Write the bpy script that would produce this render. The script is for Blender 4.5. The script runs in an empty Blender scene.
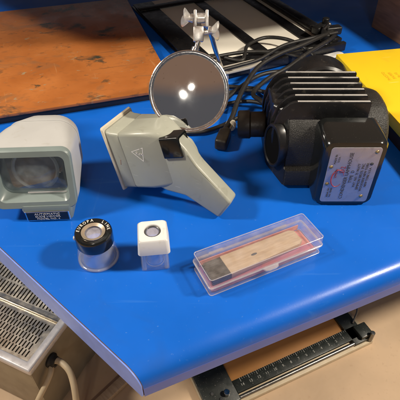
import bpy, bmesh, math, random
from mathutils import Vector, Matrix
random.seed(7)
R = math.radians
sc = bpy.context.scene
C = sc.collection

# ------------------------------------------------------------------ camera
cd = bpy.data.cameras.new('camera'); cam = bpy.data.objects.new('camera', cd); C.objects.link(cam)
cam.location = (0, 0, .42); cam.rotation_euler = (R(90 - 43), 0, 0)
cd.sensor_width = 36; cd.lens = 36 * 460 / 400; cd.clip_start = .01; cd.clip_end = 50
sc.camera = cam

# ------------------------------------------------------------------ world and lamps
w = bpy.data.worlds.new('World'); sc.world = w; w.use_nodes = True
WN = w.node_tree.nodes; WL = w.node_tree.links; bg = WN['Background']; bg.inputs[1].default_value = .80
# the dim room round the table: warm ceiling above, greyer walls and floor below
wtc = WN.new('ShaderNodeTexCoord'); wsp = WN.new('ShaderNodeSeparateXYZ'); wrp = WN.new('ShaderNodeValToRGB')
WL.new(wtc.outputs['Generated'], wsp.inputs[0]); WL.new(wsp.outputs[2], wrp.inputs[0]); WL.new(wrp.outputs[0], bg.inputs[0])
wrp.color_ramp.elements[0].position = .44; wrp.color_ramp.elements[0].color = (.145, .14, .15, 1)
wrp.color_ramp.elements[1].position = .56; wrp.color_ramp.elements[1].color = (.34, .21, .145, 1)
def lamp(name, loc, target, power, size, col):
    l = bpy.data.lights.new(name, 'AREA'); l.shape = 'DISK'; l.size = size; l.energy = power; l.color = col
    o = bpy.data.objects.new(name, l); C.objects.link(o); o.location = loc
    o.rotation_euler = (Vector(target) - Vector(loc)).to_track_quat('-Z', 'Y').to_euler()
    return o
lamp('ceiling_lamp', (1.10, .27, 1.12), (.05, .45, 0), 35, .16, (1, .90, .75))
lamp('ceiling_lamp', (-1.00, .34, 1.00), (0, .45, 0), 20, .18, (1, .915, .78))
lamp('room_lamp', (-.13, -2.05, 1.52), (0, .5, 0), 5, .14, (1, .92, .80))
lamp('room_lamp', (.13, -2.0, 1.74), (0, .5, 0), 5, .14, (1, .92, .80))
sc.view_settings.view_transform = 'Standard'; sc.view_settings.look = 'None'
sc.view_settings.exposure = -.24; sc.view_settings.gamma = 1
sc.render.engine = 'CYCLES'
sc.cycles.max_bounces = 14; sc.cycles.transmission_bounces = 12; sc.cycles.transparent_max_bounces = 24
sc.cycles.caustics_refractive = True; sc.cycles.caustics_reflective = True; sc.cycles.blur_glossy = .6

# ------------------------------------------------------------------ materials
MATS = {}
def mat(name, col, rough=.5, metal=0., var=.0, vscale=40, bump=0., bscale=300, col2=None, thresh=None,
        spec=.5, coat=0., rvar=0., dust=0., dscale=700, dcol=(.55, .5, .45), stretch=(1, 1, 1)):
    m = bpy.data.materials.new(name); m.use_nodes = True; MATS[name] = m
    nt = m.node_tree; N = nt.nodes; L = nt.links; b = N['Principled BSDF']
    b.inputs['Roughness'].default_value = rough; b.inputs['Metallic'].default_value = metal
    b.inputs['Specular IOR Level'].default_value = spec; b.inputs['Coat Weight'].default_value = coat
    b.inputs['Coat Roughness'].default_value = .08
    tc = N.new('ShaderNodeTexCoord'); mp = N.new('ShaderNodeMapping'); mp.inputs['Scale'].default_value = stretch
    L.new(tc.outputs['Object'], mp.inputs[0])
    def noise(s, d=4):
        n = N.new('ShaderNodeTexNoise'); n.inputs['Scale'].default_value = s; n.inputs['Detail'].default_value = d
        L.new(mp.outputs[0], n.inputs[0]); return n
    def mixc(a, bcol, fac):
        x = N.new('ShaderNodeMix'); x.data_type = 'RGBA'
        if isinstance(a, tuple): x.inputs[6].default_value = (*a, 1)
        else: L.new(a, x.inputs[6])
        if isinstance(bcol, tuple): x.inputs[7].default_value = (*bcol, 1)
        else: L.new(bcol, x.inputs[7])
        L.new(fac, x.inputs[0]); return x.outputs[2]
    def ramp(src, a, z):
        r = N.new('ShaderNodeMapRange'); r.inputs[1].default_value = a; r.inputs[2].default_value = z
        L.new(src, r.inputs[0]); return r.outputs[0]
    c = None
    if var or col2:
        n = noise(vscale, 5)
        c2 = col2 if col2 else tuple(x * (1 - var) for x in col)
        t = thresh if thresh else (.35, .65)
        c = mixc(col, c2, ramp(n.outputs[0], *t))
    if dust:
        n = noise(dscale, 2); f = ramp(n.outputs[0], .70 - .08 * dust, .80)
        c = mixc(c if c else col, dcol, f)
    if c: L.new(c, b.inputs['Base Color'])
    else: b.inputs['Base Color'].default_value = (*col, 1)
    if rvar:
        n = noise(vscale * 1.7, 5); r = N.new('ShaderNodeMapRange')
        r.inputs[1].default_value = .3; r.inputs[2].default_value = .7
        r.inputs[3].default_value = max(.02, rough - rvar); r.inputs[4].default_value = rough + rvar
        L.new(n.outputs[0], r.inputs[0]); L.new(r.outputs[0], b.inputs['Roughness'])
    if bump:
        n = noise(bscale, 3); bp = N.new('ShaderNodeBump'); bp.inputs['Strength'].default_value = bump
        bp.inputs['Distance'].default_value = .001; L.new(n.outputs[0], bp.inputs['Height']); L.new(bp.outputs[0], b.inputs['Normal'])
    return m

def add_marks(m, scale, lo, hi, stretch, col, seed, dist=.6, strength=1., rot=0.):
    """wear with a shape of its own, laid over a material's colour"""
    nt = m.node_tree; N = nt.nodes; L = nt.links; b = N['Principled BSDF']; ip = b.inputs['Base Color']
    tc = N.new('ShaderNodeTexCoord'); mp = N.new('ShaderNodeMapping'); mp.inputs['Scale'].default_value = stretch
    mp.inputs['Location'].default_value = (seed, seed * 1.7, seed * .6); mp.inputs['Rotation'].default_value = (0, 0, rot)
    L.new(tc.outputs['Object'], mp.inputs[0]); n = N.new('ShaderNodeTexNoise'); n.inputs['Scale'].default_value = scale; n.inputs['Detail'].default_value = 5
    n.inputs['Distortion'].default_value = dist; L.new(mp.outputs[0], n.inputs[0])
    r = N.new('ShaderNodeMapRange'); r.inputs[1].default_value = lo; r.inputs[2].default_value = hi; r.inputs[4].default_value = strength; L.new(n.outputs[0], r.inputs[0])
    x = N.new('ShaderNodeMix'); x.data_type = 'RGBA'; L.new(r.outputs[0], x.inputs[0]); x.inputs[7].default_value = (*col, 1)
    if ip.links: L.new(ip.links[0].from_socket, x.inputs[6])
    else: x.inputs[6].default_value = ip.default_value
    L.new(x.outputs[2], ip)
blue = mat('blue_laminate', (.006, .120, .58), .34, spec=.27, var=.14, vscale=7, bump=.05, bscale=500, rvar=.10, dust=.12, dscale=260, dcol=(.05, .17, .55))
edge_m = mat('lavender_edge_band', (.17, .28, .78), .45, var=.12, vscale=60)
seam_m = mat('brown_seam', (.10, .055, .04), .6)
tan = mat('tan_floor', (.59, .415, .26), .55, var=.20, vscale=9, bump=.2, bscale=120, dust=.35, dscale=90, dcol=(.46, .31, .19))
orange = mat('scratched_orange_hardboard', (.43, .150, .040), .30, col2=(.34, .108, .026), vscale=12, bump=.06, bscale=220, rvar=.1)
black_p = mat('black_plastic', (.012, .012, .012), .38, bump=.04, rvar=.08, vscale=80)
black_m = mat('black_satin_metal', (.011, .011, .012), .33, var=.3, vscale=60, rvar=.08, dust=.35, dscale=500, dcol=(.07, .065, .05))
black_peb = mat('black_crackle_enamel', (.016, .0155, .014), .36, bump=.9, bscale=900, dust=.2, dscale=900, dcol=(.06, .055, .045))
black_gl = mat('black_gloss_plastic', (.008, .009, .009), .16, bump=.03, bscale=150, coat=.3, dust=.25, dscale=800, dcol=(.06, .06, .05))
rubber = mat('black_rubber', (.014, .013, .012), .5, bump=.05)
brownblk = mat('brown_black_bakelite', (.030, .024, .017), .42, var=.4, vscale=90, bump=.3, bscale=200, rvar=.1)
white_bed = mat('cream_white_enamel', (.82, .78, .68), .5, var=.06, vscale=15, dust=.2)
viewer_w = mat('warm_white_plastic', (.45, .452, .445), .42, var=.06, vscale=30, bump=.04, bscale=400, rvar=.06, dust=.2, dcol=(.35, .33, .3))
viewer_g = mat('grey_green_plastic', (.19, .235, .23), .36, var=.08, vscale=40, rvar=.08)
pistol_m = mat('pale_sage_plastic', (.36, .37, .31), .38, var=.07, vscale=25, bump=.05, bscale=350, rvar=.08, dust=.15, dcol=(.25, .25, .2))
cream = mat('cream_plastic', (.58, .53, .42), .42, var=.08, vscale=60)
white_p = mat('white_plastic', (.70, .70, .69), .32, var=.03, vscale=50)
white_ink = mat('white_ink', (.80, .78, .72), .5)
grey_ink = mat('dark_ink', (.05, .05, .06), .5)
red_ink = mat('maroon_ink', (.30, .04, .07), .5)
chrome = mat('brushed_chrome', (.78, .77, .75), .17, 1., var=.12, vscale=120, rvar=.07, bump=.03)
alum = mat('cast_zinc', (.80, .78, .75), .34, .8, var=.12, vscale=150, rvar=.08, bump=.08, bscale=400)
plate_m = mat('lavender_grey_nameplate', (.47, .455, .485), .33, .55, var=.1, vscale=70, rvar=.08)
brass = mat('dull_brass', (.55, .42, .22), .35, 1., var=.3, vscale=200)
yellow = mat('yellow_card', (.80, .55, .012), .5, var=.05, vscale=14, bump=.05)
dkbrown = mat('dark_brown_card', (.035, .02, .014), .6, var=.3, vscale=40)
brownw = mat('brown_wood_grain', (.46, .25, .14), .5, var=.35, vscale=20, stretch=(1, 1, 8), bump=.1)
wood = mat('pale_wood', (.50, .37, .245), .55, col2=(.40, .285, .18), vscale=40, stretch=(1.2, 9, 9), bump=.1)
bristle_m = mat('charcoal_bristle', (.075, .058, .048), .7, col2=(.025, .02, .018), vscale=500, stretch=(.12, 1, 1))
pink = mat('faded_red_card', (.58, .16, .15), .6, col2=(.70, .30, .28), vscale=45)
grille = mat('bright_steel_grille', (.72, .66, .55), .28, .85, var=.15, vscale=60, rvar=.1)
frame_w = mat('silver_grey_frame', (.66, .65, .67), .32, .35, var=.08, vscale=60, rvar=.1)
olive = mat('olive_brown_enamel', (.33, .275, .185), .42, var=.2, vscale=25, rvar=.1)
inside = mat('dark_interior', (.02, .018, .012), .7)
cord_m = mat('tan_rubber_cord', (.52, .42, .28), .5, var=.1, vscale=80)
easel_bk = mat('green_black_enamel', (.022, .026, .022), .4, var=.3, vscale=60, rvar=.1, dust=.2)
orange_bed = mat('orange_tan_bed', (.60, .27, .075), .5, var=.12, vscale=15)
ruler_ink = mat('worn_white_ink', (.36, .36, .33), .5)
steel = mat('grey_steel_bar', (.25, .24, .22), .32, .9, var=.2, vscale=100, rvar=.1)
fin_sheen = mat('fin_edge_sheen', (.66, .65, .62), .36, .6, col2=(.14, .14, .13), vscale=55, thresh=(.57, .72))
shade_board_m = mat('added_shade_board', (.30, .22, .15), .6, var=.15, vscale=8)

add_marks(blue, 30, .66, .72, (.12, 3.2, 1), (.06, .21, .60), 2.3, .9, .22, R(20))
add_marks(blue, 26, .67, .73, (3.0, .15, 1), (.05, .19, .60), 7.1, .9, .18, R(-15))
add_marks(blue, 12, .58, .75, (1, 1, 1), (.012, .10, .44), 4.4, 1.2, .6)
add_marks(tan, 180, .62, .72, (1, 1, 1), (.46, .31, .19), 1.3, .2, .4)
add_marks(tan, 14, .55, .72, (1, 1, 1), (.50, .36, .24), 9.3, .8, .6)
add_marks(orange, 70, .55, .70, (1, 1.4, 1), (.26, .095, .03), 6.3, .6, .55)
add_marks(orange, 45, .66, .71, (.15, 3.4, 1), (.20, .08, .03), 3.9, .2, .7, R(12))
add_marks(orange, 40, .67, .72, (2.6, .2, 1), (.50, .26, .11), 1.9, .5, .3, R(25))
add_marks(pistol_m, 60, .60, .74, (1, 1, 1), (.24, .235, .18), 2.2, .8, .55)
add_marks(pistol_m, 160, .68, .74, (.3, 2.2, 1), (.52, .52, .44), 5.2, .2, .6)
add_marks(viewer_w, 70, .60, .76, (1, 1, 1), (.34, .32, .28), 3.2, .8, .5)
add_marks(white_p, 90, .58, .76, (1, 1, 1), (.52, .49, .42), 3.7, .8, .55)
add_marks(yellow, 22, .58, .76, (1, 1, 1), (.68, .43, .02), 3.3, 1., .7)
add_marks(yellow, 60, .70, .74, (.2, 3, 1), (.85, .70, .22), 8.8, .2, .6)
add_marks(black_m, 110, .62, .72, (1, 1, 1), (.06, .056, .045), 6.6, .5, .5)
add_marks(plate_m, 90, .58, .74, (1, 1, 1), (.30, .28, .27), 1.1, .8, .6)
add_marks(rubber, 120, .58, .75, (1, 1, 1), (.045, .04, .034), 2.7, .5, .8)

def glass(name, col=(1, 1, 1), rough=0., ior=1.5, mixt=0.):
    m = bpy.data.materials.new(name); m.use_nodes = True; N = m.node_tree.nodes; L = m.node_tree.links
    N.remove(N['Principled BSDF']); out = N['Material Output']
    g = N.new('ShaderNodeBsdfGlass'); g.inputs[0].default_value = (*col, 1); g.inputs['Roughness'].default_value = rough; g.inputs['IOR'].default_value = ior
    if mixt:
        t = N.new('ShaderNodeBsdfTransparent'); t.inputs[0].default_value = (*col, 1); x = N.new('ShaderNodeMixShader'); x.inputs[0].default_value = mixt
        L.new(g.outputs[0], x.inputs[1]); L.new(t.outputs[0], x.inputs[2]); L.new(x.outputs[0], out.inputs[0])
    else: L.new(g.outputs[0], out.inputs[0])
    return m
def thin(name, tint=(.97, .97, .97), rough=.05, haze=.03, ior=1.5, hcol=(.8, .8, .8), dust=0.):
    """thin clear sheet: clear where seen square on, shiny at a slant, with a trace of haze"""
    m = bpy.data.materials.new(name); m.use_nodes = True; N = m.node_tree.nodes; L = m.node_tree.links
    N.remove(N['Principled BSDF']); out = N['Material Output']
    t = N.new('ShaderNodeBsdfTransparent'); t.inputs[0].default_value = (*tint, 1)
    d = N.new('ShaderNodeBsdfDiffuse'); d.inputs[0].default_value = (*hcol, 1)
    g = N.new('ShaderNodeBsdfGlossy'); g.inputs['Roughness'].default_value = rough
    lw = N.new('ShaderNodeLayerWeight'); lw.inputs[0].default_value = .5
    pw = N.new('ShaderNodeMath'); pw.operation = 'POWER'; pw.inputs[1].default_value = 4; L.new(lw.outputs['Facing'], pw.inputs[0])
    f = N.new('ShaderNodeMapRange'); f.inputs[3].default_value = ((ior - 1) / (ior + 1)) ** 2; f.inputs[4].default_value = .75; L.new(pw.outputs[0], f.inputs[0])
    a = N.new('ShaderNodeMixShader'); a.inputs[0].default_value = haze; L.new(t.outputs[0], a.inputs[1]); L.new(d.outputs[0], a.inputs[2])
    if dust:
        tc = N.new('ShaderNodeTexCoord'); n = N.new('ShaderNodeTexNoise'); n.inputs['Scale'].default_value = 120; n.inputs['Detail'].default_value = 6
        L.new(tc.outputs['Object'], n.inputs[0]); r = N.new('ShaderNodeMapRange'); r.inputs[1].default_value = .35; r.inputs[2].default_value = .75
        r.inputs[3].default_value = haze; r.inputs[4].default_value = haze + dust; L.new(n.outputs[0], r.inputs[0]); L.new(r.outputs[0], a.inputs[0])
    b = N.new('ShaderNodeMixShader'); L.new(f.outputs[0], b.inputs[0]); L.new(a.outputs[0], b.inputs[1]); L.new(g.outputs[0], b.inputs[2])
    L.new(b.outputs[0], out.inputs[0]); return m
clear_gl = glass('clear_acrylic', (.985, .99, 1), 0, 1.49, .30)
clear_wall = thin('clear_acrylic_wall', (.985, .99, 1), .05, .09, 2.0, (.92, .94, 1), dust=.06)
glint_edge = thin('acrylic_edge_glint', (.97, .98, .99), .06, .22, 2.4, (.92, .94, .98))  # white haze paints edge glints onto the loupe bases
sheen_lens = thin('lens_glass_sheen', (.9, .91, .95), .05, .26, 1.7, (.70, .68, .78), dust=.15)  # lavender haze paints the pale reflection into the loupe lenses
lens_gl = glass('clear_lens_glass', (.97, .98, .97), 0, 1.45)
clear_thin = thin('clear_plastic_sheet', (.985, .98, .982), .05, .030, 1.6, (.92, .89, .91), dust=.05)
case_wall = thin('clear_case_wall', (.975, .97, .972), .06, .05, 1.7, (.92, .89, .91), dust=.08)
clear_edge = thin('clear_plastic_edge', (.95, .94, .94), .10, .20, 1.6, (.9, .86, .87))
screen_gl = thin('viewer_screen_glass', (.82, .88, .90), .03, .14, 1.9, (.46, .55, .60), dust=.14)  # milky screen; the bluish haze also paints in a soft reflection

# ------------------------------------------------------------------ mesh helpers
def finish(name, bm, m, parent=None, smooth=True, angle=35):
    me = bpy.data.meshes.new(name); bmesh.ops.recalc_face_normals(bm, faces=bm.faces); bm.to_mesh(me); bm.free()
    me.materials.append(m)
    if smooth:
        for p in me.polygons: p.use_smooth = True
        me.set_sharp_from_angle(angle=R(angle))
    o = bpy.data.objects.new(name, me); C.objects.link(o)
    if parent: o.parent = parent
    return o
def thing(name, label, cat, loc=(0, 0, 0), rotz=0, group=None, matrix=None):
    o = bpy.data.objects.new(name, None); C.objects.link(o); o.empty_display_size = .02
    if matrix: o.matrix_world = matrix
    else: o.location = loc; o.rotation_euler = (0, 0, rotz)
    tag(o, label, cat, group); return o
def tag(o, label, cat, group=None):
    o['label'] = label; o['category'] = cat
    if group: o['group'] = group
    return o
def struct(o): o['kind'] = 'structure'; return o
def rbox(bm, lo, hi, bev=0., seg=2, mtx=None):
    r = bmesh.ops.create_cube(bm, size=1); vs = r['verts']
    s = [hi[i] - lo[i] for i in range(3)]; c = [(hi[i] + lo[i]) / 2 for i in range(3)]
    for v in vs: v.co = Vector((v.co.x * s[0] + c[0], v.co.y * s[1] + c[1], v.co.z * s[2] + c[2]))
    fs = set(f for v in vs for f in v.link_faces)
    if bev:
        es = list(set(e for v in vs for e in v.link_edges))
        rr = bmesh.ops.bevel(bm, geom=es, offset=bev, segments=seg, profile=.5, affect='EDGES')
        vs = list(set(v for f in bm.faces if f in fs or f in set(rr['faces']) for v in f.verts) | set(rr['verts']))
    if mtx:
        for v in vs: v.co = mtx @ v.co
    return vs
def box(name, lo, hi, m, parent=None, bev=.001, seg=2, mtx=None):
    bm = bmesh.new(); rbox(bm, lo, hi, bev, seg); 
    if mtx: bm.transform(mtx)
    return finish(name, bm, m, parent)
def lathe(bm, prof, seg=48, mtx=None, close=False):
    rings = []
    for r, z in prof:
        if r < 1e-6: rings.append([bm.verts.new((0, 0, z))])
        else: rings.append([bm.verts.new((r * math.cos(2 * math.pi * k / seg), r * math.sin(2 * math.pi * k / seg), z)) for k in range(seg)])
    pairs = list(zip(rings, rings[1:])) + ([(rings[-1], rings[0])] if close else [])
    for a, b in pairs:
        for k in range(seg):
            k2 = (k + 1) % seg
            if len(a) == 1 and len(b) == 1: continue
            if len(a) == 1: bm.faces.new((a[0], b[k], b[k2]))
            elif len(b) == 1: bm.faces.new((a[k], a[k2], b[0]))
            else: bm.faces.new((a[k], a[k2], b[k2], b[k]))
    if mtx:
        for rg in rings:
            for v in rg: v.co = mtx @ v.co
def lath(name, prof, m, parent=None, seg=48, mtx=None, close=False, angle=35):
    bm = bmesh.new(); lathe(bm, prof, seg, mtx, close); return finish(name, bm, m, parent, angle=angle)
def axis_mtx(p, d):
    return Matrix.Translation(Vector(p)) @ Vector(d).to_track_quat('Z', 'Y').to_matrix().to_4x4()
def cyl(name, p0, p1, r, m, parent=None, r1=None, seg=32, bev=.0008):
    d = Vector(p1) - Vector(p0); h = d.length; r1 = r if r1 is None else r1; b = min(bev, r * .4, h * .4)
    return lath(name, [(0, 0), (r - b, 0), (r, b), (r1, h - b), (r1 - b, h), (0, h)], m, parent, seg, axis_mtx(p0, d))
def cr(pts, n=8):
    P = [Vector(p) for p in pts]; P = [2 * P[0] - P[1]] + P + [2 * P[-1] - P[-2]]; out = []
    for i in range(1, len(P) - 2):
        a, b, c, d = P[i - 1:i + 3]
        for k in range(n):
            t = k / n
            out.append(.5 * ((2 * b) + (c - a) * t + (2 * a - 5 * b + 4 * c - d) * t * t + (3 * b - a - 3 * c + d) * t ** 3))
    out.append(P[-2]); return out
def tube(name, pts, r, m, parent=None, seg=10, n=8, smooth=True):
    pts = cr(pts, n) if smooth else [Vector(p) for p in pts]; bm = bmesh.new(); prev = None; up = Vector((0.1, .2, 1)).normalized()
    for i, p in enumerate(pts):
        t = (pts[min(i + 1, len(pts) - 1)] - pts[max(i - 1, 0)]).normalized()
        a = t.cross(up)
        if a.length < .05: a = t.cross(Vector((1, 0, 0)))
        a.normalize(); b = a.cross(t).normalized()
        rr = r(i / (len(pts) - 1)) if callable(r) else r
        ring = [bm.verts.new(p + a * rr * math.cos(2 * math.pi * k / seg) + b * rr * math.sin(2 * math.pi * k / seg)) for k in range(seg)]
        if prev:
            for k in range(seg): bm.faces.new((prev[k], prev[(k + 1) % seg], ring[(k + 1) % seg], ring[k]))
        else: bm.faces.new(ring)
        prev = ring
    bm.faces.new(prev[::-1]); return finish(name, bm, m, parent, angle=60)
def rrect(w0, w1, h0, h1, r, n=6):
    out = []
    for cx, cy, a0 in ((w1 - r, h1 - r, 0), (w0 + r, h1 - r, 90), (w0 + r, h0 + r, 180), (w1 - r, h0 + r, 270)):
        for k in range(n + 1): a = R(a0 + 90 * k / n); out.append((cx + r * math.cos(a), cy + r * math.sin(a)))
    return out
def loft(name, loops, m, parent=None, cap0=True, cap1=True, mtx=None, angle=35, close=False):
    bm = bmesh.new(); vs = [[bm.verts.new(p) for p in lp] for lp in loops]; n = len(loops[0])
    for a, b in list(zip(vs, vs[1:])) + ([(vs[-1], vs[0])] if close else []):
        for k in range(n): bm.faces.new((a[k], a[(k + 1) % n], b[(k + 1) % n], b[k]))
    if cap0 and not close: bm.faces.new(vs[0][::-1])
    if cap1 and not close: bm.faces.new(vs[-1])
    if mtx: bm.transform(mtx)
    return finish(name, bm, m, parent, angle=angle)
def prism(name, poly, z0, z1, m, parent=None, bev=0., seg=2, mtx=None):
    bm = bmesh.new(); b = [bm.verts.new((x, y, z0)) for x, y in poly]; t = [bm.verts.new((x, y, z1)) for x, y in poly]; n = len(poly)
    bm.faces.new(b[::-1]); bm.faces.new(t)
    for k in range(n): bm.faces.new((b[k], b[(k + 1) % n], t[(k + 1) % n], t[k]))
    bmesh.ops.recalc_face_normals(bm, faces=bm.faces)
    if bev: bmesh.ops.bevel(bm, geom=list(bm.edges), offset=bev, segments=seg, profile=.5, affect='EDGES')
    if mtx: bm.transform(mtx)
    return finish(name, bm, m, parent)
def text_bm(bm, s, size, mtx, align='CENTER', ext=.00012, sx=1.):
    cu = bpy.data.curves.new('t', 'FONT'); cu.body = s; cu.size = size; cu.extrude = ext; cu.align_x = align; cu.align_y = 'CENTER'; cu.resolution_u = 2
    o = bpy.data.objects.new('t', cu); C.objects.link(o)
    dg = bpy.context.evaluated_depsgraph_get(); me = bpy.data.meshes.new_from_object(o.evaluated_get(dg))
    me.transform(mtx @ Matrix.Diagonal((sx, 1, 1, 1))); bm.from_mesh(me)
    bpy.data.objects.remove(o); bpy.data.curves.remove(cu); bpy.data.meshes.remove(me)
def frame_m(o, x, y, z):
    m = Matrix.Identity(4)
    for i, c in enumerate((x, y, z)):
        m.col[i][:3] = Vector(c).normalized()
    m.col[3][:3] = o; return m

# ================================================================== setting
# floor below the table
bm = bmesh.new(); bmesh.ops.create_grid(bm, x_segments=2, y_segments=2, size=3)
bm.transform(Matrix.Translation((0, .6, -.30))); fl = struct(finish('floor', bm, tan))

# countertop: blue laminate, rounded front edge, cut obliquely at its left end
K = Vector((-.0555, .2035)); e1 = Vector((.2997, .1300)).normalized(); nrm = Vector((-e1.y, e1.x))    # along the front edge; inwards
ce = Vector((-.188, .166)).normalized()                                                          # along the left end
T = .040; rad = .024; drop = .021
prof = []                      # (inward distance, z) from the top, over the nose, to the underside
for k in range(15):
    a = R(90 - 90 * k / 14); prof.append((rad * (1 - math.cos(a) ** .92), -drop + drop * math.sin(a) ** .92))
prof += [(0, -T + .004), (.0012, -T + .001), (.004, -T)]
def end_pt(inw, ext=0.):       # where the front-parallel line at this inward distance meets the left end
    t = inw / ce.dot(nrm); return K + ce * t - e1 * ext
bm = bmesh.new(); lo_, hi_ = [], []
full = [(1.6, 0)] + [(.12, 0)] + prof + [(1.6, -T)]
for inw, z in full:
    a = end_pt(inw); b = K + nrm * inw + e1 * 1.5
    lo_.append(bm.verts.new((a.x, a.y, z))); hi_.append(bm.verts.new((b.x, b.y, z)))
for k in range(len(full) - 1): bm.faces.new((lo_[k], lo_[k + 1], hi_[k + 1], hi_[k]))
bm.faces.new((lo_[-1], lo_[0], hi_[0], hi_[-1]))
bm.faces.new(lo_); bm.faces.new(hi_)
top = struct(finish('countertop', bm, blue, angle=40))
off = Vector((-ce.y, ce.x)); off = off if off.x < 0 else -off
def end_band(name, out0, out1, m, shrink=0.):
    lps = []
    for o_ in (out0, out1):
        lp = []
        for inw, z in [(1.5, -shrink)] + [(max(i_, shrink), min(max(z_, -T + shrink), -shrink)) for i_, z_ in prof] + [(1.5, -T + shrink)]:
            a = end_pt(inw) + off * o_; lp.append((a.x, a.y, z))
        lps.append(lp)
    return loft(name, lps, m, top)
end_band('seam', .0001, .0007, seam_m, -.0002)
end_band('edge_strip', .0008, .0022, edge_m, .0003)
# pale tint strip painted for the reflected light on the lower front edge
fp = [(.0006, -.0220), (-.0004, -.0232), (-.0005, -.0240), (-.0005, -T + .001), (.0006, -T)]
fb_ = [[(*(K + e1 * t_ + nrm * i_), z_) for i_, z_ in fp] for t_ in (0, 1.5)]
loft('edge_strip', fb_, mat('front_edge_light_tint', (.085, .135, .46), .4, var=.1, vscale=40), top, close=False)

# unseen board added above the back of the table to shade the far end
shade_poly = [(-.75, 1.2), (-.60, .985), (-.45, .850), (-.34, .775), (-.08, .785), (.148, .815), (.222, .825), (.457, .909), (.75, 1.0), (.75, 1.7), (-.75, 1.7)]
struct(prism('upper_shade_board', shade_poly, .20, .218, shade_board_m, None, .001))

# ================================================================== hardboard panel at the back left
bd = thing('hardboard_panel', 'scratched orange-brown hardboard panel on a dark base at back left', 'panel', (-.042, .716, 0), R(17.5))
box('base', (-.60, .004, 0), (-.004, .452, .0125), black_p, bd, .001)
bm = bmesh.new(); rbox(bm, (-.604, 0, .0128), (0, .455, .018), .0008, 2)
# scuffed board: the worn marks are in its colour
om = MATS['scratched_orange_hardboard']; nt = om.node_tree; N = nt.nodes; L = nt.links; b = N['Principled BSDF']
src = b.inputs['Base Color'].links[0].from_socket
tc = N.new('ShaderNodeTexCoord')
def marks(scale, lo, hi, stretch, col, src, seed, dist=1.5):
    mp = N.new('ShaderNodeMapping'); mp.inputs['Scale'].default_value = stretch; mp.inputs['Location'].default_value = (seed, seed * 1.7, 0)
    L.new(tc.outputs['Object'], mp.inputs[0]); n = N.new('ShaderNodeTexNoise'); n.inputs['Scale'].default_value = scale; n.inputs['Detail'].default_value = 6
    n.inputs['Distortion'].default_value = dist; n.inputs['Roughness'].default_value = .62
    L.new(mp.outputs[0], n.inputs[0]); r = N.new('ShaderNodeMapRange'); r.inputs[1].default_value = lo; r.inputs[2].default_value = hi; L.new(n.outputs[0], r.inputs[0])
    x = N.new('ShaderNodeMix'); x.data_type = 'RGBA'; L.new(r.outputs[0], x.inputs[0]); L.new(src, x.inputs[6]); x.inputs[7].default_value = (*col, 1); return x.outputs[2]
src = marks(9, .56, .70, (1, 1.6, 1), (.25, .11, .045), src, 3.1)
src = marks(9, .595, .665, (1, 1.35, 1), (.045, .045, .032), src, .7, .35)
src = marks(24, .62, .70, (1, 1.7, 1), (.10, .06, .03), src, 2.9, .4)
src = marks(28, .64, .70, (1, 2.4, 1), (.30, .22, .13), src, 5.3)
src = marks(60, .70, .74, (.35, 4, 1), (.12, .05, .02), src, 8.3)
L.new(src, b.inputs['Base Color'])
finish('board', bm, om, bd)

# ================================================================== enlarging easel at the back
ea = thing('enlarging_easel', 'cream enlarging easel with black masking blades at the back', 'easel', (.038, .821, 0), R(25.4))
box('bed', (-.045, -.03, .004), (.262, .36, .0115), white_bed, ea, .001)
box('base_frame', (-.05, -.036, 0), (.268, .37, .0038), black_m, ea, .0008)
for x0, x1 in ((-.052, -.004), (.086, .111), (.201, .228)):
    box('blade', (x0, -.020, .0125), (x1, .352, .0142), black_m, ea, .0005)
box('blade', (-.05, -.022, .0146), (.262, .004, .0162), black_m, ea, .0005)
box('blade', (-.05, .30, .0146), (.262, .325, .0162), black_m, ea, .0005)
box('side_rail', (.240, -.03, .0118), (.264, .36, .024), black_m, ea, .002)
box('side_rail', (-.05, -.047, .004), (.262, -.0365, .022), black_m, ea, .002)
for q, (x, y, a) in enumerate(((.236, .012, 20), (.25, -.012, -12), (.228, -.018, 50))):
    box('blade_clamp', (-.017, -.009, 0), (.017, .009, .016), black_p, ea, .003, 3, Matrix.Translation((x, y, .024 + .004 * (q == 1))) @ Matrix.Rotation(R(a), 4, 'Z'))
cyl('thumb_screw', (.252, .016, .030), (.252, .016, .050), .007, black_p, ea)
cyl('thumb_screw', (.232, -.006, .036), (.240, -.012, .052), .0045, steel, ea)
prism('tab', rrect(.192, .246, -.068, -.050, .008), .006, .0085, white_p, ea, .0006)

# ================================================================== yellow box and brown box, right
yb = thing('photo_paper_box', 'flat yellow cardboard box lid on dark box at right', 'box', (.272, .600, 0), R(20))
ex = Vector((1, 0)); 
yb.rotation_euler = (0, 0, R(11)); yb.location = (.297, .560, 0)
box('lid', (0, -.09, .022), (.26, .245, .040), yellow, yb, .0012)
box('tray', (.0035, -.086, 0), (.256, .241, .0218), dkbrown, yb, .001)
bm = bmesh.new()
for k in range(3): text_bm(bm, ('PHOTO', 'PAPER', '8x10')[k], .0085, Matrix.Translation((.050 + .0105 * k, .150, .0402)) @ Matrix.Rotation(R(90), 4, 'Z'), ext=.00005)
finish('print', bm, mat('faint_orange_print', (.62, .33, .01), .5), yb, False)
bb = thing('wooden_box', 'brown wooden box standing at the far right corner', 'box', (.384, 1.02, 0), R(20.6))
box('case', (0, -.26, 0), (.24, 0, .13), brownw, bb, .0015)
box('lid', (-.002, -.262, .1305), (.242, .002, .142), brownw, bb, .0015)

# ================================================================== left slide viewer
sv = thing('slide_viewer', 'off-white tabletop slide viewer with dark square screen at left', 'slide viewer', (-.204, .414, 0), R(3))
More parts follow.
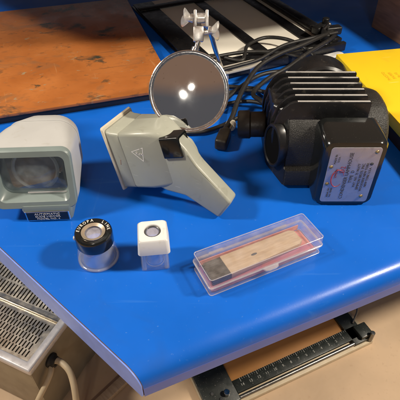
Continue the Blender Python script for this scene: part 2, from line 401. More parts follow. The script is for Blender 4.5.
# local: x right, y back, z up; front bezel foot at y = 0
def sec(y, hw, z0, z1, r, lean=0., cx=0.): 
    return [(x + cx, y + lean * (z - .02), z) for x, z in rrect(-hw, hw, z0, z1, r, 8)]
ln = .26
loops = [sec(.006, .0512, .0195, .0955, .011, ln), sec(.018, .0520, .0185, .0965, .013, ln), sec(.036, .0510, .0190, .0970, .018, ln * .8, .0004), sec(.056, .0480, .0205, .0975, .022, ln * .6, .003),
         sec(.076, .0430, .022, .0968, .025, ln * .4, .007), sec(.094, .0365, .027, .0930, .025, ln * .2, .010), sec(.106, .0270, .036, .085, .02, 0, .012)]
loft('housing', loops, viewer_w, sv, cap0=False, angle=50)
seam_pts = [(x, y - .0 , z + .0) for x, y, z in sec(.070, .0447, .0216, .0972, .0240, ln * .46, .0058)]
bm = bmesh.new()
# moulded joint line round the housing
lo2 = [[(x * s, y + dy, .058 + (z - .058) * s) for x, y, z in seam_pts] for s, dy in ((1.0, -.0009), (1.013, -.0006), (1.013, .0006), (1.0, .0009))]
bm.free()
loft('joint_line', lo2, viewer_w, sv, close=True)
# bezel: frame with recess
def fr(y, x0, x1, z0, z1, r): return [(x, y + ln * (z - .02), z) for x, z in rrect(x0, x1, z0, z1, r, 8)]
bz = [fr(.0062, -.0512, .0512, .0195, .0955, .011), fr(.0005, -.0512, .0512, .0195, .0955, .011), fr(-.0012, -.0498, .0498, .021, .094, .010), fr(-.001, -.0435, .0435, .0290, .0870, .008), fr(.001, -.0425, .0425, .0300, .0860, .008), fr(.014, -.0405, .0405, .0330, .0845, .012), fr(.0165, -.0405, .0405, .0330, .0845, .012)]
loft('bezel', bz, viewer_g, sv, False, False, angle=40)
# bowed screen lens set into the bezel
bm = bmesh.new(); nx, nz = 22, 16; g = []
for j in range(nz + 1):
    row = []
    for i in range(nx + 1):
        u = i / nx * 2 - 1; v = j / nz * 2 - 1; x = u * .0408; z = .0587 + v * .0262
        row.append(bm.verts.new((x, .0145 + ln * (z - .02) - .0065 * (1 - u * u) * (1 - v * v) - .0035 * (1 - u * u), z)))
    g.append(row)
for j in range(nz):
    for i in range(nx): bm.faces.new((g[j][i], g[j][i + 1], g[j + 1][i + 1], g[j + 1][i]))
finish('screen', bm, screen_gl, sv, angle=80)
chamber = mat('slate_blue_chamber', (.10, .135, .15), .4, col2=(.03, .04, .05), vscale=35)
ch = [fr(.0168, -.0408, .0408, .0326, .0850, .012), fr(.024, -.040, .040, .033, .084, .014), fr(.0262, -.038, .038, .034, .082, .014)]
loft('chamber', ch, chamber, sv, False, True, angle=50)
lm = frame_m((0, .0255 + ln * .038, .056), (1, 0, 0), (0, ln, 1), (0, -1, ln))
lath('lens_ring', [(.0250, 0), (.0290, 0), (.0295, .003), (.0275, .0045), (.0250, .003)], mat('mid_grey_ring', (.33, .36, .37), .35), sv, 56, lm, True)
lath('inner_lens', [(0, .0065), (.010, .0058), (.019, .0035), (.0248, .0005), (.0248, -.001), (0, -.001)], mat('lens_face', (.10, .11, .15), .08, spec=.8, col2=(.13, .085, .06), vscale=40), sv, 48, lm)
box('screen_highlight', (-.010, .0118, .0345), (.0385, .0135, .0362), clear_edge, sv, .0004, 1)  # whitish strip painted as the highlight along the screen's lower edge
# foot and label plate
ft = [[(x, y, 0.) for x, y in rrect(-.017, .041, -.001, .085, .006)], [(x, y, .018) for x, y in rrect(-.020, .044, -.003, .088, .006)], [(x, y, .024) for x, y in rrect(-.020, .044, -.001, .088, .006)]]
foot = loft('foot', ft, viewer_g, sv)
fm = frame_m((.012, -.0030, .0098), (1, 0, 0), (0, -.06, 1), (0, -1, -.06))
lb = box('label_plate', (-.0275, -.0083, 0), (.0275, .0078, .0012), chrome, sv, .0004, 1, fm)
box('label_face', (-.0258, -.0070, .00122), (.0258, .0066, .0016), black_p, lb, .0001, 1, fm)
bm = bmesh.new()
for k, s in enumerate(('AUTOMATIC', 'SLIDE VIEWER', 'MODEL NO. 4')): text_bm(bm, s, .0044, fm @ Matrix.Translation((0, .0040 - .0043 * k, .0018)), sx=(1.25, 1.15, 1.05)[k])
finish('lettering', bm, white_ink, lb, False)

# ================================================================== hand viewer lying on its side
HM = frame_m((.0214, .4068, .0062), (.9228, -.3853, 0), (.0465, .1115, .9927), (-.3825, -.9160, .1208))
hv = thing('hand_slide_viewer', 'sage-grey pistol-grip hand viewer standing under the round disc', 'hand viewer', matrix=HM)
s_ = .001
A = Vector((.949, .316)); B = Vector((-.316, .949)); RC = Vector((-147, 46.5))
def hsec(a, b0, b1, w0, w1, r):
    out = []
    for bb_, ww in rrect(b0, b1, w0, w1, r, 6):
        p = RC + A * a + B * bb_; out.append((p.x * s_, p.y * s_, ww * s_))
    return out
HS = [(1, -42, 41, -70, -2, 4), (8, -43, 38, -69, -2, 5), (18, -43.5, 36, -68, -2, 5), (19, -42.6, 35.1, -67.2, -2.9, 5), (20.2, -44, 35.6, -68, -2.5, 5), (45, -46, 34.5, -66, -3, 6),
      (62, -46.5, 33.5, -60, -4.5, 8), (74, -47, 31, -52, -6.5, 9), (84, -36, 25, -45, -9.5, 9), (90, -14, 20, -40, -15, 8)]
loft('housing', [hsec(*q) for q in HS], pistol_m, hv, angle=42)
rim = [hsec(1.2, -44, 44, -72, 0, 3), hsec(-1.2, -45, 45.5, -73, 1, 3), hsec(-2.2, -44, 44.5, -72, 0, 3), hsec(-2.0, -37, 37, -65, -7, 4), hsec(0, -36.5, 36.5, -64, -7.5, 4)]
loft('rim', rim, cream, hv, True, True, angle=40)
def hloop(poly, w): return [(x * s_, y * s_, w * s_) for x, y in poly]
hp = [(-96, 22), (-73, 17), (-47, 17.5), (0, -2.5), (14.5, 26.5), (-34, 67), (-48, 84), (-62, 96), (-84, 92)]
hd = prism('handle', [(x * s_, y * s_) for x, y in hp], -.029, -.0065, pistol_m, hv, .0038, 3)
tube('seam', [(-.046, .0785, -.0070), (-.033, .0640, -.0072), (-.012, .0465, -.0075), (.0115, .0262, -.0085)], .00045, mat('seam_groove_plastic', (.26, .26, .2), .5), hd, 6)
prism('grip_back', [(x * s_, y * s_) for x, y in [(-80, 30), (-44, 50), (-41, 62), (-46, 74), (-53, 84), (-66, 90), (-84, 88)]], -.040, -.024, pistol_m, hv, .005, 3)
em = frame_m(((-147 + A.x * 83 + B.x * 10) * s_, (46.5 + A.y * 83 + B.y * 10) * s_, -.0160), (B.x, B.y, 0), (0, 0, 1), (A.x, A.y, 0))
ey = loft('eyepiece', [[(x, y, z) for x, y in rrect(-q * 1.1, q * 1.1, -q, q, .003)] for q, z in ((.0128, -.008), (.0128, .016), (.0118, .0175), (.0095, .0175), (.008, .009))], black_gl, hv, True, True, em, 40)
lath('lens', [(0, .0125), (.004, .012), (.0072, .0105), (0, .0105)], mat('eyepiece_glass', (.01, .02, .02), .05, spec=.9), ey, 32, em)
# triangular emblem on the side of the housing
def side_pt(u, v): # height of the housing's side face at (u, v) in mm
    a = (Vector((u, v)) - RC).dot(A)
    pts = [(17, -2.4), (45, -3), (62, -5), (74, -8)]
    for (a0, w0), (a1, w1) in zip(pts, pts[1:]):
        if a <= a1: return w0 + (w1 - w0) * (a - a0) / (a1 - a0)
    return -8
bm = bmesh.new(); cx, cy = -111, 64.6
tri = [(cx - 9.5, cy + 1.0), (cx + 5.5, cy + 10), (cx + 7.0, cy - 8.5)]
for i in range(3):
    p, q = Vector(tri[i]), Vector(tri[(i + 1) % 3]); d = (q - p).normalized(); n_ = Vector((-d.y, d.x)) * .45
    vs = []
    for c_ in (p - d * .3 + n_, p - d * .3 - n_, q + d * .3 - n_, q + d * .3 + n_): vs.append(bm.verts.new((c_.x * s_, c_.y * s_, (side_pt(c_.x, c_.y) + .25) * s_)))
    bm.faces.new(vs)
em2 = Matrix.Translation((cx * s_ + .0012, cy * s_ + .0008, (side_pt(cx, cy) + .3) * s_)) @ Matrix.Rotation(R(1.5), 4, 'Y') @ Matrix.Rotation(R(8), 4, 'Z')
text_bm(bm, 'Rex', .0062, em2)
finish('emblem', bm, white_ink, hv, False)
box('screw_slot', (-.1375, .042, -.0028), (-.1362, .050, -.0018), mat('rust_mark', (.3, .2, .14), .6), hv, .0002, 1)

# ================================================================== round lens on a jointed clamp
vd = (Vector((0, 0, .42)) - Vector((-.014, .524, .12))).normalized(); rt = Vector((1, 0, 0)); rt = (rt - vd * rt.dot(vd)).normalized(); upv = vd.cross(rt)
tiltm = Matrix.Rotation(R(-3), 4, rt) 
LM = frame_m((-.014, .524, .12), rt, upv, vd)
lz = thing('magnifier_on_stand', 'round metal-rimmed glass disc held up by a wing-nut clamp', 'magnifier', matrix=LM)
lath('rim', [(.0495, -.006), (.0510, -.0055), (.0514, 0), (.0510, .0055), (.0500, .006), (.0486, .0055), (.0482, 0), (.0486, -.006)], chrome, lz, 96, None, True)
pr = []; Rl = .0483; sag = .0036
for k in range(17): r = Rl * k / 16; pr.append((r, -.0022 + sag * (1 - (r / Rl) ** 2)))
pr += [(Rl, -.0042), (0, -.0042)]
lath('glass_disc', pr, mat('silvered_glass', (.80, .80, .80), .04, 1., dust=.12, dscale=260, dcol=(.55, .53, .5), rvar=.05, vscale=16), lz, 96, None, angle=50)
cyl('stem', (.008, .0495, 0), (.0125, .0640, 0), .0034, chrome, lz)
cyl('collar', (.0066, .0488, 0), (.0088, .0545, 0), .0052, chrome, lz)
cl = box('clamp_block', (.0055, .061, -.006), (.0185, .079, .006), alum, lz, .0016)
box('clamp_jaw', (.006, .079, -.0075), (.010, .098, .0075), alum, lz, .0015)
box('clamp_jaw', (.0205, .078, -.0075), (.0245, .098, .0075), alum, lz, .0015)
cyl('pivot', (.0102, .089, 0), (.0204, .089, 0), .006, alum, lz)
def wing(name, c, ax, ang, parent):
    ax = Vector(ax).normalized(); p = Vector(c); side = ax.cross(Vector((0, 0, 1))).normalized(); third = ax.cross(side)
    s2 = side * math.cos(R(ang)) + third * math.sin(R(ang)); s3 = ax.cross(s2)
    nut = cyl(name, p - ax * .004, p + ax * .0035, .0055, alum, parent, .0040, 20)
    for sg in (1, -1):
        lp = []
        for k in range(9):
            f = k / 8; c_ = p + s2 * sg * (.003 + .0150 * f) + ax * (.001 + .0085 * f ** .8)
            h = .0030 + .0042 * math.sin(math.pi * min(1, f * .62 + .12)) ; th = .0013 if f < .95 else .0006
            if k == 8: h *= .55
            if k == 7: h *= .9
            wd = (s2 * sg * .55 + ax * .83).normalized(); tn = wd.cross(s3)
            lp.append([tuple(c_ + s3 * (h * math.cos(a)) + tn * (th * math.sin(a))) for a in [2 * math.pi * q / 12 for q in range(12)]])
        loft('wing', lp, alum, nut, angle=60)
wing('wing_nut', (.0015, .089, 0), (-1, .05, .1), 100, lz)
wing('wing_nut', (.028, .074, .003), (1, -.1, .1), 76, lz)
cyl('bolt', (.0185, .0715, .001), (.0245, .0725, .003), .0028, alum, lz)
iv = LM.inverted()
def Lp(x, y, z): return iv @ Vector((x, y, z))
tube('support_rod', [Lp(.005, .606, .175), Lp(.014, .64, .15), Lp(.026, .70, .09), Lp(.040, .785, .022)], .0036, chrome, lz, 12)
# flat foot of the stand, with a rounded end
foot_m = mat('pale_painted_metal', (.62, .58, .50), .35, .2, var=.1, vscale=60)
fb = prism('foot_plate', rrect(-.012, .078, -.0125, .0125, .0123, 8), .0175, .0225, foot_m, lz, .0012, 2, iv @ Matrix.Translation((.045, .776, 0)) @ Matrix.Rotation(R(26), 4, 'Z'))
cyl('foot_boss', Lp(.042, .776, 0), Lp(.042, .776, .0174), .011, alum, lz)
cyl('foot_boss', Lp(.098, .802, .0), Lp(.098, .802, .0174), .008, alum, lz)

# ================================================================== finned lamp house
lh = thing('enlarger_lamp_house', 'black finned enlarger lamp house with a riveted nameplate box', 'lamp house', (.15, .53, 0))
def W(x, y, z): return (x - .15, y - .53, z)
def Wl(x, y): return (x - .15, y - .53)
my = Matrix(((1, 0, 0, 0), (0, 0, 1, 0), (0, 1, 0, 0), (0, 0, 0, 1)))
# barrel lying along x, with a stepped lower band
def barrel(x, k=1., ledge=True):
    cy_, cz_ = .5400, .0560; out = []
    pts = [(.602, .004), (.602, .060)] + [(.5450 + .057 * math.cos(R(a)), .0560 + .0500 * math.sin(R(a))) for a in range(15, 91, 15)]
    pts += [(.5280 - .046 * math.sin(R(a)), .0560 + .0500 * math.cos(R(a))) for a in range(0, 91, 10)]
    pts += [(.4818, .040), (.4812, .0330), (.4745, .0305), (.4735, .0280), (.4735, .0060), (.4755, .0040)]
    return [(x - .15, cy_ + (y - cy_) * k - .53, cz_ + (z - cz_) * k if z > cz_ or k == 1. else max(.004, cz_ + (z - cz_) * k)) for y, z in pts]
loft('body', [barrel(.1135, .985), barrel(.1150), barrel(.2260), barrel(.2330, .985), barrel(.2395, .95), barrel(.2435, .89), barrel(.2445, .82), barrel(.2435, .77), barrel(.2405, .75)], black_peb, lh, angle=32)
def slant(x, k, cut):   # the left end is cut back at its front corner
    return [(px_, max(py_, cut - .53), pz_) for px_, py_, pz_ in barrel(x, k)]
loft('end_flange', [slant(.0945, .97, .526), slant(.0960, 1.0, .5215), slant(.1120, 1.015, .4790), slant(.1133, 1.0, .4770)], black_m, lh, angle=32)
finp = [(.1000, .030), (.0935, .070), (.0945, .086), (.0985, .0985), (.1045, .1095), (.1110, .1165), (.1165, .1195), (.1200, .1200), (.2125, .1200), (.2140, .1185), (.2140, .030)]
for k in range(6):
    y = .4990 + k * .0152
    sh_ = -.0045 * k / 5
    fo = prism('fin', [(x - .15 + (sh_ if x < .2 else 0), z) for x, z in finp], y - .53, y - .53 + .0052, black_m, lh, .0013, 2, my)
    box('sheen_edge', W(.1215 + sh_, y + .0010, .1199), W(.2118, y + .0042, .1203), fin_sheen, fo, .0002, 1)  # pale strip paints the sheen along the fin's top
lath('rear_collar', [(0, 0), (.050, 0), (.053, .004), (.053, .040), (.049, .048), (0, .048)], black_m, lh, 64, axis_mtx(W(.178, .604, .060), (0, 1, 0)))
# arched mouth on the left side
mm = axis_mtx(W(.1022, .5000, .0550), (-.92, -.39, .0)) @ Matrix.Diagonal((.80, 1.22, 1, 1))
lath('side_mouth', [(.0225, -.004), (.0268, -.004), (.0275, .004), (.0262, .0075), (.0240, .0082), (.0225, .0068)], black_m, lh, 56, mm, True)
lath('mouth_shade', [(0, .0060), (.0226, .0060), (.0226, -.004), (0, -.004)], mat('unlit_hollow', (.003, .003, .003), .9, spec=.1), lh, 48, mm)  # black disc stands in for the shade deep in the mouth
# lamp socket knob poking out of the mouth
sk = lath('socket_knob', [(0, 0), (.0165, 0), (.0180, .003), (.0180, .020), (.0200, .022), (.0200, .036), (.0185, .0385), (.0130, .0385), (.0115, .036), (0, .036)], brownblk, lh, 40, axis_mtx(W(.0925, .550, .054), (-1, .10, -.08)))
# junction box with the nameplate
jb = loft('junction_box', [[(x, y, z) for x, z in rrect(a, b_, c_, d_, r_, 8)] for a, b_, c_, d_, r_, y in
     ((-.003, .075, .0005, .1035, .012, -.040), (-.003, .075, .0005, .1035, .012, -.085), (-.0005, .0725, .003, .101, .0115, -.0895), (.003, .069, .0065, .0975, .010, -.0900))], black_gl, lh, angle=40)
pm = frame_m((.0365, -.0902, .0515), (1, 0, 0), (0, 0, 1), (0, -1, 0))
npl = prism('nameplate', rrect(-.0303, .0303, -.0435, .0435, .004, 5), 0, .0009, plate_m, lh, .0002, 1, pm)
def ptext(lines, mt, nm):
    bm = bmesh.new()
    for s, u, v, sz, al in lines:   # u across the plate, v up the plate; the writing runs up the plate
        text_bm(bm, s, sz, pm @ Matrix.Translation((u, v, .0011)) @ Matrix.Rotation(R(90), 4, 'Z'), al, .00008)
    finish(nm, bm, mt, npl, False)
ptext([('MADE IN', -.0225, .026, .0036, 'CENTER'), ('U.S.A.', -.0185, .026, .0036, 'CENTER'), ('SERIAL NO.', -.0225, -.027, .0032, 'CENTER'), ('PAT. PEND.', -.0190, -.027, .0032, 'CENTER'),
       ('CONDENSER LAMPHOUSE', -.0045, -.001, .0063, 'CENTER'), ('TYPE  D', .0022, -.001, .0058, 'CENTER'),
       ('PAT. NO. 75 WATT', .0082, .001, .0044, 'CENTER'), ('SIMMON BROS. INC.', .0132, -.001, .0048, 'CENTER'), ('WOODSIDE NEW YORK', .0180, -.002, .0042, 'CENTER'), ('NEW YORK U.S.A.', .0226, -.002, .0040, 'CENTER')], grey_ink, 'lettering')
ptext([('D2', -.0108, .010, .0088, 'CENTER'), ('OMEGA', -.0178, .004, .0040, 'CENTER')], red_ink, 'emblem_lettering')
sw = [pm @ Vector((-.0150 + .0075 * math.cos(R(a)), -.004 + .0135 * math.sin(R(a)), .0011)) for a in range(20, 331, 20)]
tube('emblem_swoosh', sw, lambda f: .0002 + .0006 * math.sin(math.pi * f), red_ink, npl, 6, 3)
for x, z in ((-.0262, .014), (-.0262, -.013), (.0245, .037), (.0215, -.034)):
    lath('rivet', [(0, .0026), (.0012, .0024), (.0024, .0014), (.0028, .0009), (.0028, .0007), (0, .0007)], brass, npl, 20, pm @ Matrix.Translation((x, z, 0)))
lath('rivet', [(0, .0018), (.0016, .0016), (.0024, .0009), (0, .0007)], grey_ink, npl, 20, pm @ Matrix.Translation((.0225, .019, 0)))
tube('trim_wire', [W(.2205, .449, .094), W(.226, .462, .088), W(.2265, .475, .070), W(.2255, .48, .05)], .0008, brass, lh, 6)

# ================================================================== loupes
rl = thing('round_loupe', 'round loupe with a black lettered ring on a clear base', 'loupe', (-.1195, .352, 0), R(8))
lath('clear_base', [(.0180, 0), (.0235, 0), (.0242, .0008), (.0236, .008), (.0215, .018), (.0188, .028), (.0165, .028), (.0190, .018), (.0208, .008), (.0200, .001)], clear_wall, rl, 64, None, True)
lath('base_rim', [(.0222 + .0015 * math.cos(2 * math.pi * k / 12), .0017 + .0015 * math.sin(2 * math.pi * k / 12)) for k in range(12)], glint_edge, rl, 64, None, True)
rg = lath('ring', [(.0135, .026), (.0195, .026), (.0208, .027), (.0212, .028), (.0212, .041), (.0208, .0435), (.0196, .0448), (.0150, .0435), (.0128, .0425), (.0122, .038)], black_gl, rl, 72, None, True)
lath('ring_bevel', [(.0098, .0418), (.0136, .0436), (.0134, .0440), (.0096, .0424)], mat('bronze_trim', (.62, .52, .40), .3, .7), rg, 64, None, True)
lath('lens', [(0, .0415), (.006, .0411), (.0122, .0395), (.0122, .0365), (.006, .0349), (0, .0345)], sheen_lens, rl, 48, angle=50)
bm = bmesh.new(); word = 'EUROPA  LINE'
for i, ch_ in enumerate(word):
    if ch_ == ' ': continue
    a = R(172 - i * 15.2)
    nz = Vector((math.cos(a) * -.28, math.sin(a) * -.28, 1)).normalized(); rad_ = Vector((math.cos(a), math.sin(a), .28)).normalized(); tg = rad_.cross(nz)
    text_bm(bm, ch_, .0050, frame_m((math.cos(a) * .0170, math.sin(a) * .0170, .04425), tg, rad_, nz), ext=.00015)
finish('lettering', bm, white_ink, rg, False)
box('index_stud', (-.0232, -.002, .034), (-.0208, .002, .038), white_p, rg, .0007)

sl = thing('square_loupe', 'small square loupe with white cap and clear base', 'loupe', (-.0525, .3475, 0), R(7))
cap_l = [[(x, y, z) for x, y in rrect(-q, q, -q, q, r_, 6)] for q, z, r_ in ((.0176, .0290, .004), (.0180, .0295, .004), (.0164, .0480, .004), (.0151, .0498, .0045))]
circ = lambda r_, z: [(r_ * math.cos(2 * math.pi * (k + .5) / 28), r_ * math.sin(2 * math.pi * (k + .5) / 28), z) for k in range(28)]
loft('cap', cap_l + [circ(.0097, .0500), circ(.0092, .0492), circ(.0090, .042), circ(.0120, .0310)], white_p, sl, False, False, angle=40)
lath('retaining_ring', [(.0074, .0476), (.0090, .0476), (.0090, .0486), (.0082, .0489), (.0074, .0484)], mat('dark_grey_ring', (.06, .06, .06), .35), sl, 48, None, True)
lath('lens', [(0, .0483), (.004, .0479), (.0073, .0470), (.0073, .0445), (.004, .0436), (0, .0432)], sheen_lens, sl, 40, angle=50)
cb = [[(x, y, z) for x, y in rrect(-q, q, -q, q, r_, 4)] for q, z, r_ in ((.0156, .0292, .003), (.0160, .0008, .003), (.0154, 0, .003), (.0128, 0, .0015), (.0126, .0292, .0015))]
loft('clear_base', cb, clear_wall, sl, False, False, close=True)
for sx_ in (-1, 1):
    for sy_ in (-1, 1): lath('corner_glint_post', [(0, .0002), (.0022, .0002), (.0024, .001), (.0022, .029), (0, .029)], glint_edge, sl, 14, Matrix.Translation((sx_ * .0124, sy_ * .0124, 0)))
lath('base_rim', [(.0102, .0004), (.0110, .0004), (.0110, .0016), (.0102, .0016)], glint_edge, sl, 40, None, True)
lath('inner_tube', [(.0098, .004), (.0104, .004), (.0104, .030), (.0098, .030)], clear_wall, sl, 40, None, True)

# ================================================================== clear plastic box with a brush
cbx = thing('clear_case', 'clear hinged plastic case lying on the blue countertop', 'case', (.0110, .2945, 0), R(25.5))
Lx, Wy, H = .147, .0445, .0285
def tray(name, x0, x1, y0, y1, z0, z1, th, m, parent, up=True, draft=.0008):
    a = [(x, y, z0 if up else z1) for x, y in rrect(x0 + draft, x1 - draft, y0 + draft, y1 - draft, .003, 4)]
    a2 = [(x, y, (z0 + .0008) if up else (z1 - .0008)) for x, y in rrect(x0 + draft * .2, x1 - draft * .2, y0 + draft * .2, y1 - draft * .2, .003, 4)]
    b_ = [(x, y, z1 if up else z0) for x, y in rrect(x0, x1, y0, y1, .003, 4)]
    c_ = [(x, y, z1 if up else z0) for x, y in rrect(x0 + th, x1 - th, y0 + th, y1 - th, .0025, 4)]
    d_ = [(x, y, (z0 + th) if up else (z1 - th)) for x, y in rrect(x0 + th + draft, x1 - th - draft, y0 + th + draft, y1 - th - draft, .0025, 4)]
    return loft(name, [a, a2, b_, c_, d_], m, parent, True, True, angle=30)
tray('base', .0008, Lx - .0008, .0008, Wy - .0008, .0002, .0140, .0014, case_wall, cbx)
ld = tray('lid', 0, Lx, 0, Wy, .0144, H, .0014, clear_thin, cbx, False)
def ringbar(name, z, ex_, r_, parent, m):
    pts = [(x, y, z) for x, y in rrect(-ex_, Lx + ex_, -ex_, Wy + ex_, .003, 4)]
    lps = []
    for i in range(len(pts)):
        p = Vector(pts[i]); d = (Vector(pts[(i + 1) % len(pts)]) - Vector(pts[i - 1])).normalized(); o_ = Vector((d.y, -d.x, 0))
        lps.append([tuple(p + o_ * r_ * math.cos(a) + Vector((0, 0, 1)) * r_ * math.sin(a)) for a in [2 * math.pi * q / 8 for q in range(8)]])
    return loft(name, lps, m, parent, close=True, angle=80)
ringbar('lid_flange', .0150, .0004, .0007, ld, clear_edge)
ringbar('base_flange', .0134, .0002, .0007, cbx, clear_edge)
ringbar('top_edge', H - .0007, -.0006, .0006, ld, clear_edge)
ringbar('bottom_edge', .0008, -.0006, .0006, cbx, clear_edge)
prism('clasp', [(.064, 0), (.067, -.005), (.071, -.0062), (.079, -.0062), (.083, -.005), (.086, 0)], .0137, .0160, clear_edge, cbx, .0006, 2)
for x in (.03, .117): cyl('hinge', (x - .009, Wy + .0012, .0142), (x + .009, Wy + .0012, .0142), .0017, clear_edge, cbx, seg=14)
ML = Matrix.Translation((.0110, .2945, 0)) @ Matrix.Rotation(R(25.5), 4, 'Z')
card = prism('liner_card', rrect(.004, .143, .004, .0405, .002), .0018, .0042, pink, None, .0003, 1, ML)
for y_ in (.0024, .0408): box('liner_flap', (.006, y_, .0045), (.141, y_ + .0008, .0125), pink, card, .0002, 1, ML)
tag(card, 'faded red card lining the bottom of the clear case', 'card')
br = thing('cleaning_brush', 'flat wooden brush with charcoal bristles inside the clear case', 'brush')
br.matrix_world = ML @ Matrix.Translation((0, 0, .0046)) @ Matrix.Rotation(R(1.5), 4, 'Z')
hpoly = [(.031, .0075), (.125, .0105), (.131, .014), (.131, .031), (.125, .0345), (.031, .0365)]
hb = prism('handle', hpoly, .0012, .0095, wood, br, .0012, 2)
lath('hole', [(0, .00975), (.0016, .00975), (.0019, .0096), (0, .0095)], grey_ink, hb, 16, Matrix.Translation((.068, .021, 0)) @ Matrix.Diagonal((2.1, .8, 1, 1)))
bm = bmesh.new()
for i in range(46):
    for j in range(8):
        y = .0085 + .027 * i / 45 + random.uniform(-.0003, .0003); z = .0016 + .0068 * j / 7
        x1 = .0075 + random.uniform(0, .003); dy = random.uniform(-.0006, .0006); r_ = .00042
        a = Vector((.0318, y, z)); b_ = Vector((x1, y + dy, z + random.uniform(-.0004, .0004)))
        va = [bm.verts.new(a + Vector((0, r_ * math.cos(q), r_ * math.sin(q)))) for q in (0, 2.1, 4.2)]
        vb = [bm.verts.new(b_ + Vector((0, r_ * math.cos(q), r_ * math.sin(q)))) for q in (0, 2.1, 4.2)]
        for q in range(3): bm.faces.new((va[q], va[(q + 1) % 3], vb[(q + 1) % 3], vb[q]))
        bm.faces.new(vb)
bo = finish('bristles', bm, bristle_m, br, False); bo['kind'] = 'stuff'

# ================================================================== cords and plug behind the lamp house
def cord(name, pts, r, label, m=rubber): return tag(tube(name, pts, r, m, None, 10, 8), label, 'cord', 'black cords behind the lamp house')
cord('power_cord', [(-.03, .79, .016), (.02, .835, .020), (.075, .815, .020), (.086, .835, .024), (.094, .868, .026), (.129, .898, .028), (.168, .889, .030), (.196, .858, .030), (.222, .825, .020), (.25, .77, .008)], .0036, 'black cord looping in an arch over the easel bed')
cord('power_cord', [(.285, .93, .032), (.235, .875, .040), (.19, .835, .040), (.145, .80, .040), (.105, .76, .036), (.078, .71, .028), (.062, .665, .022), (.052, .63, .016), (.040, .60, .012)], .0042, 'thick black cord running from the easel clamp down behind the lens')
cord('power_cord', [(.272, .905, .030), (.25, .87, .034), (.20, .815, .034), (.16, .77, .030), (.12, .735, .026), (.09, .69, .024), (.098, .655, .03), (.118, .615, .04)], .0040, 'black cord reaching the lamp house socket from the back')
cord('power_cord', [(-.01, .80, .0245), (.04, .826, .0245), (.09, .842, .0245), (.14, .842, .024), (.18, .83, .022), (.23, .80, .016), (.27, .76, .006)], .0034, 'thin black cord crossing in front of the easel bed')
cord('power_cord', [(.02, .70, .006), (.06, .725, .006), (.10, .72, .010), (.13, .705, .012), (.15, .70, .010), (.18, .73, .006)], .0036, 'black cord lying flat on the blue top behind the lamp house')
cord('power_cord', [(.015, .66, .005), (.05, .685, .006), (.085, .675, .016), (.11, .66, .02), (.125, .69, .010), (.10, .735, .005), (.05, .745, .005)], .0034, 'black cord curled close behind the socket knob')
cord('power_cord', [(-.05, .60, .006), (.0, .60, .006), (.035, .618, .006), (.062, .625, .016), (.085, .605, .03), (.098, .597, .045)], .0034, 'short black cord bent beside the plug')
cord('power_cord', [(-.01, .735, .010), (.03, .75, .030), (.07, .775, .030), (.11, .80, .030), (.16, .845, .036), (.22, .875, .038), (.275, .905, .036)], .0034, 'black cord stretched from behind the disc to the easel clamp')
cord('power_cord', [(.03, .66, .013), (.055, .70, .016), (.10, .755, .018), (.14, .775, .018), (.19, .785, .010), (.24, .78, .006)], .0038, 'black cord lowest in the tangle between disc and fins')
pg = thing('plug', 'brown-black plug lying between the round disc and lamp house', 'plug', (.036, .578, .011), R(75))
box('body', (-.022, -.0095, -.0095), (.014, .0095, .0095), brownblk, pg, .004, 3)
cyl('grip_ring', (.012, 0, 0), (.018, 0, 0), .0085, brownblk, pg)
for y in (-.005, .005): box('prong', (.0175, y - .0008, -.003), (.034, y + .0008, .003), brass, pg, .0004)
bx_ = lath('socket_shell', [(0, 0), (.0075, 0), (.0085, .0015), (.0085, .009), (.0065, .011), (.006, .014), (0, .014)], cream, None, 32, axis_mtx((.047, .610, .0087), (.3, .95, .0)))
tag(bx_, 'small cream lamp socket shell lying beside the dark plug', 'socket')

# ================================================================== lower easel on the floor
z0 = -.30
le = thing('ruled_easel', 'dark framed easel with numbered ruler and orange bed on floor', 'easel', (.068, .306, z0), R(24.6))
le.scale = (.93, .96, 1); le.location = (.0745, .3085, z0)
box('base_board', (-.072, 0, 0), (.262, .30, .010), cord_m, le, .0015)
box('bed', (-.012, .030, .0102), (.222, .29, .0125), orange_bed, le, .0006)
box('side_rail', (-.070, .004, .0103), (-.012, .29, .0180), easel_bk, le, .0012)
box('side_rail', (.222, .004, .0103), (.252, .29, .0180), easel_bk, le, .0012)
ru = box('ruler_blade', (-.012, .014, .0128), (.245, .036, .0180), easel_bk, le, .0008)
cyl('front_bar', (-.012, .0080, .0140), (.262, .0080, .0140), .0034, steel, le, seg=20)
bm = bmesh.new()
for k in range(1, 15):
    x = .226 - k * .0160
    text_bm(bm, str(k), .0066, Matrix.Translation((x, .0235, .0182)), ext=.00008)
    rbox(bm, (x - .0004, .029, .0180), (x + .0004, .0355, .0182))
    for q in range(1, 4): rbox(bm, (x + .004 * q - .0002, .032, .0180), (x + .004 * q + .0002, .0355, .0182))
finish('ruler_numbers', bm, ruler_ink, ru, False)
cyl('corner_knob', (-.030, .020, .0178), (-.030, .020, .026), .0052, chrome, le, seg=20)
cyl('corner_screw', (-.052, .030, .0178), (-.052, .030, .0195), .003, steel, le, seg=14)
cyl('corner_screw', (-.042, .016, .0178), (-.042, .016, .0195), .003, steel, le, seg=14)
box('corner_block', (.236, .006, .0182), (.262, .032, .026), easel_bk, le, .002)
cyl('corner_pin', (.256, .004, .010), (.256, .004, .034), .0042, steel, le, seg=18)
tube('wire_bail', [(.244, .040, .020), (.262, .055, .034), (.262, .085, .034), (.246, .098, .020)], .0018, steel, le, 8)

# ================================================================== grilled metal dryer, lower left
dr = thing('print_dryer', 'metal print dryer with slotted bright grille under left table edge', 'dryer', (-.223, .287, z0), R(-23.8))
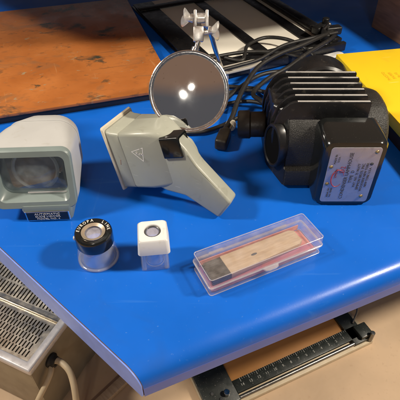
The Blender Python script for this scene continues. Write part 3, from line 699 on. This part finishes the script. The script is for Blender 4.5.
# local: x to the left is negative, near right corner at the origin, top at z = .15
HT = .15
bm = bmesh.new()
def quadbox(lo, hi, b_=.0): rbox(bm, lo, hi, b_)
side = prism('side_panel', [(0.0, 0.035), (.012, .010), (.05, .004), (.09, .006), (.11, .0), (.30, .0), (.30, .148), (.0, .148)], -.0015, 0, olive, dr, 0, 1, Matrix(((0, 0, 1, 0), (1, 0, 0, 0), (0, 1, 0, 0), (0, 0, 0, 1))))
box('front_panel', (-.30, 0, .012), (-.002, .0015, .147), olive, dr, .0003)
box('floor_pan', (-.30, .003, .03), (-.003, .298, .0315), inside, dr, .0002)
prism('frame', [(-.30, -.003), (.003, -.003), (.003, .30), (-.009, .30), (-.009, .009), (-.30, .009)], .139, .1515, frame_w, dr, .0028, 3)
def slotted(name, x0, x1, y0, y1, zf, rows, px, sl_, sw_, m, parent, th=.0012, y_m=.006):
    """sheet with staggered rows of slots cut right through; slots run along y"""
    bm = bmesh.new(); rh = (y1 - y0 - 2 * y_m) / rows; gap = (rh - sl_) / 2
    def quad(xa, xb, ya, yb):
        vs = [(xa, ya), (xb, ya), (xb, yb), (xa, yb)]
        t_ = [bm.verts.new((x, y, zf(y))) for x, y in vs]; bm.faces.new(t_)
        b_ = [bm.verts.new((x, y, zf(y) - th)) for x, y in vs]; bm.faces.new(b_[::-1])
        for q in range(4): bm.faces.new((t_[q], b_[q], b_[(q + 1) % 4], t_[(q + 1) % 4]))
    quad(x0, x1, y0, y0 + y_m); quad(x0, x1, y1 - y_m, y1)
    for r_ in range(rows):
        ya = y0 + y_m + rh * r_; quad(x0, x1, ya, ya + gap); quad(x0, x1, ya + gap + sl_, ya + rh)
        xs = x1 - .012 - (px / 2 if r_ % 2 else 0); prev_ = x1
        while xs > x0 + px:
            quad(xs, prev_, ya + gap, ya + gap + sl_); prev_ = xs - sw_; xs -= px
        quad(x0, prev_, ya + gap, ya + gap + sl_)
    return finish(name, bm, m, parent, False)
slotted('lower_grille', -.30, -.010, .010, .076, lambda y: .1385, 5, .0056, .0098, .0022, grille, dr)
slotted('upper_grille', -.30, -.010, .079, .20, lambda y: .1425 + .10 * max(0, y - .085), 5, .0060, .0185, .0023, grille, dr)
box('divider', (-.30, .0765, .134), (-.0095, .0788, .1425), grille, dr, .0005)
gm = axis_mtx((.0, .034, .118), (1, 0, 0))
lath('grommet', [(.0042, 0), (.0105, 0), (.0110, .003), (.0085, .0055), (.0080, .010), (.0042, .010)], rubber, dr, 28, gm, True)
tb = tube('cord', [(.004, .034, .118), (.016, .036, .121), (.036, .030, .116), (.052, .012, .090), (.056, -.006, .050), (.058, -.03, .012), (.075, -.07, .006)], .0046, cord_m, dr, 12)
tube('cord', [(.004, .031, .116), (.010, .016, .110), (.004, -.010, .085), (-.010, -.04, .040), (-.03, -.075, .007), (-.06, -.12, .006)], .0040, cord_m, dr, 12)
cyl('foot', (-.02, .02, 0), (-.02, .02, .012), .009, rubber, dr)
cyl('foot', (-.02, .27, 0), (-.02, .27, .03), .009, rubber, dr)
bt = box('wooden_batten', (-.008, -.14, 0), (.008, .12, .012), wood, None, .002)
bt.location = (-.128, .335, z0); bt.rotation_euler = (0, 0, R(-42))
tag(bt, 'pale wooden batten on the tan floor under the table corner', 'batten')
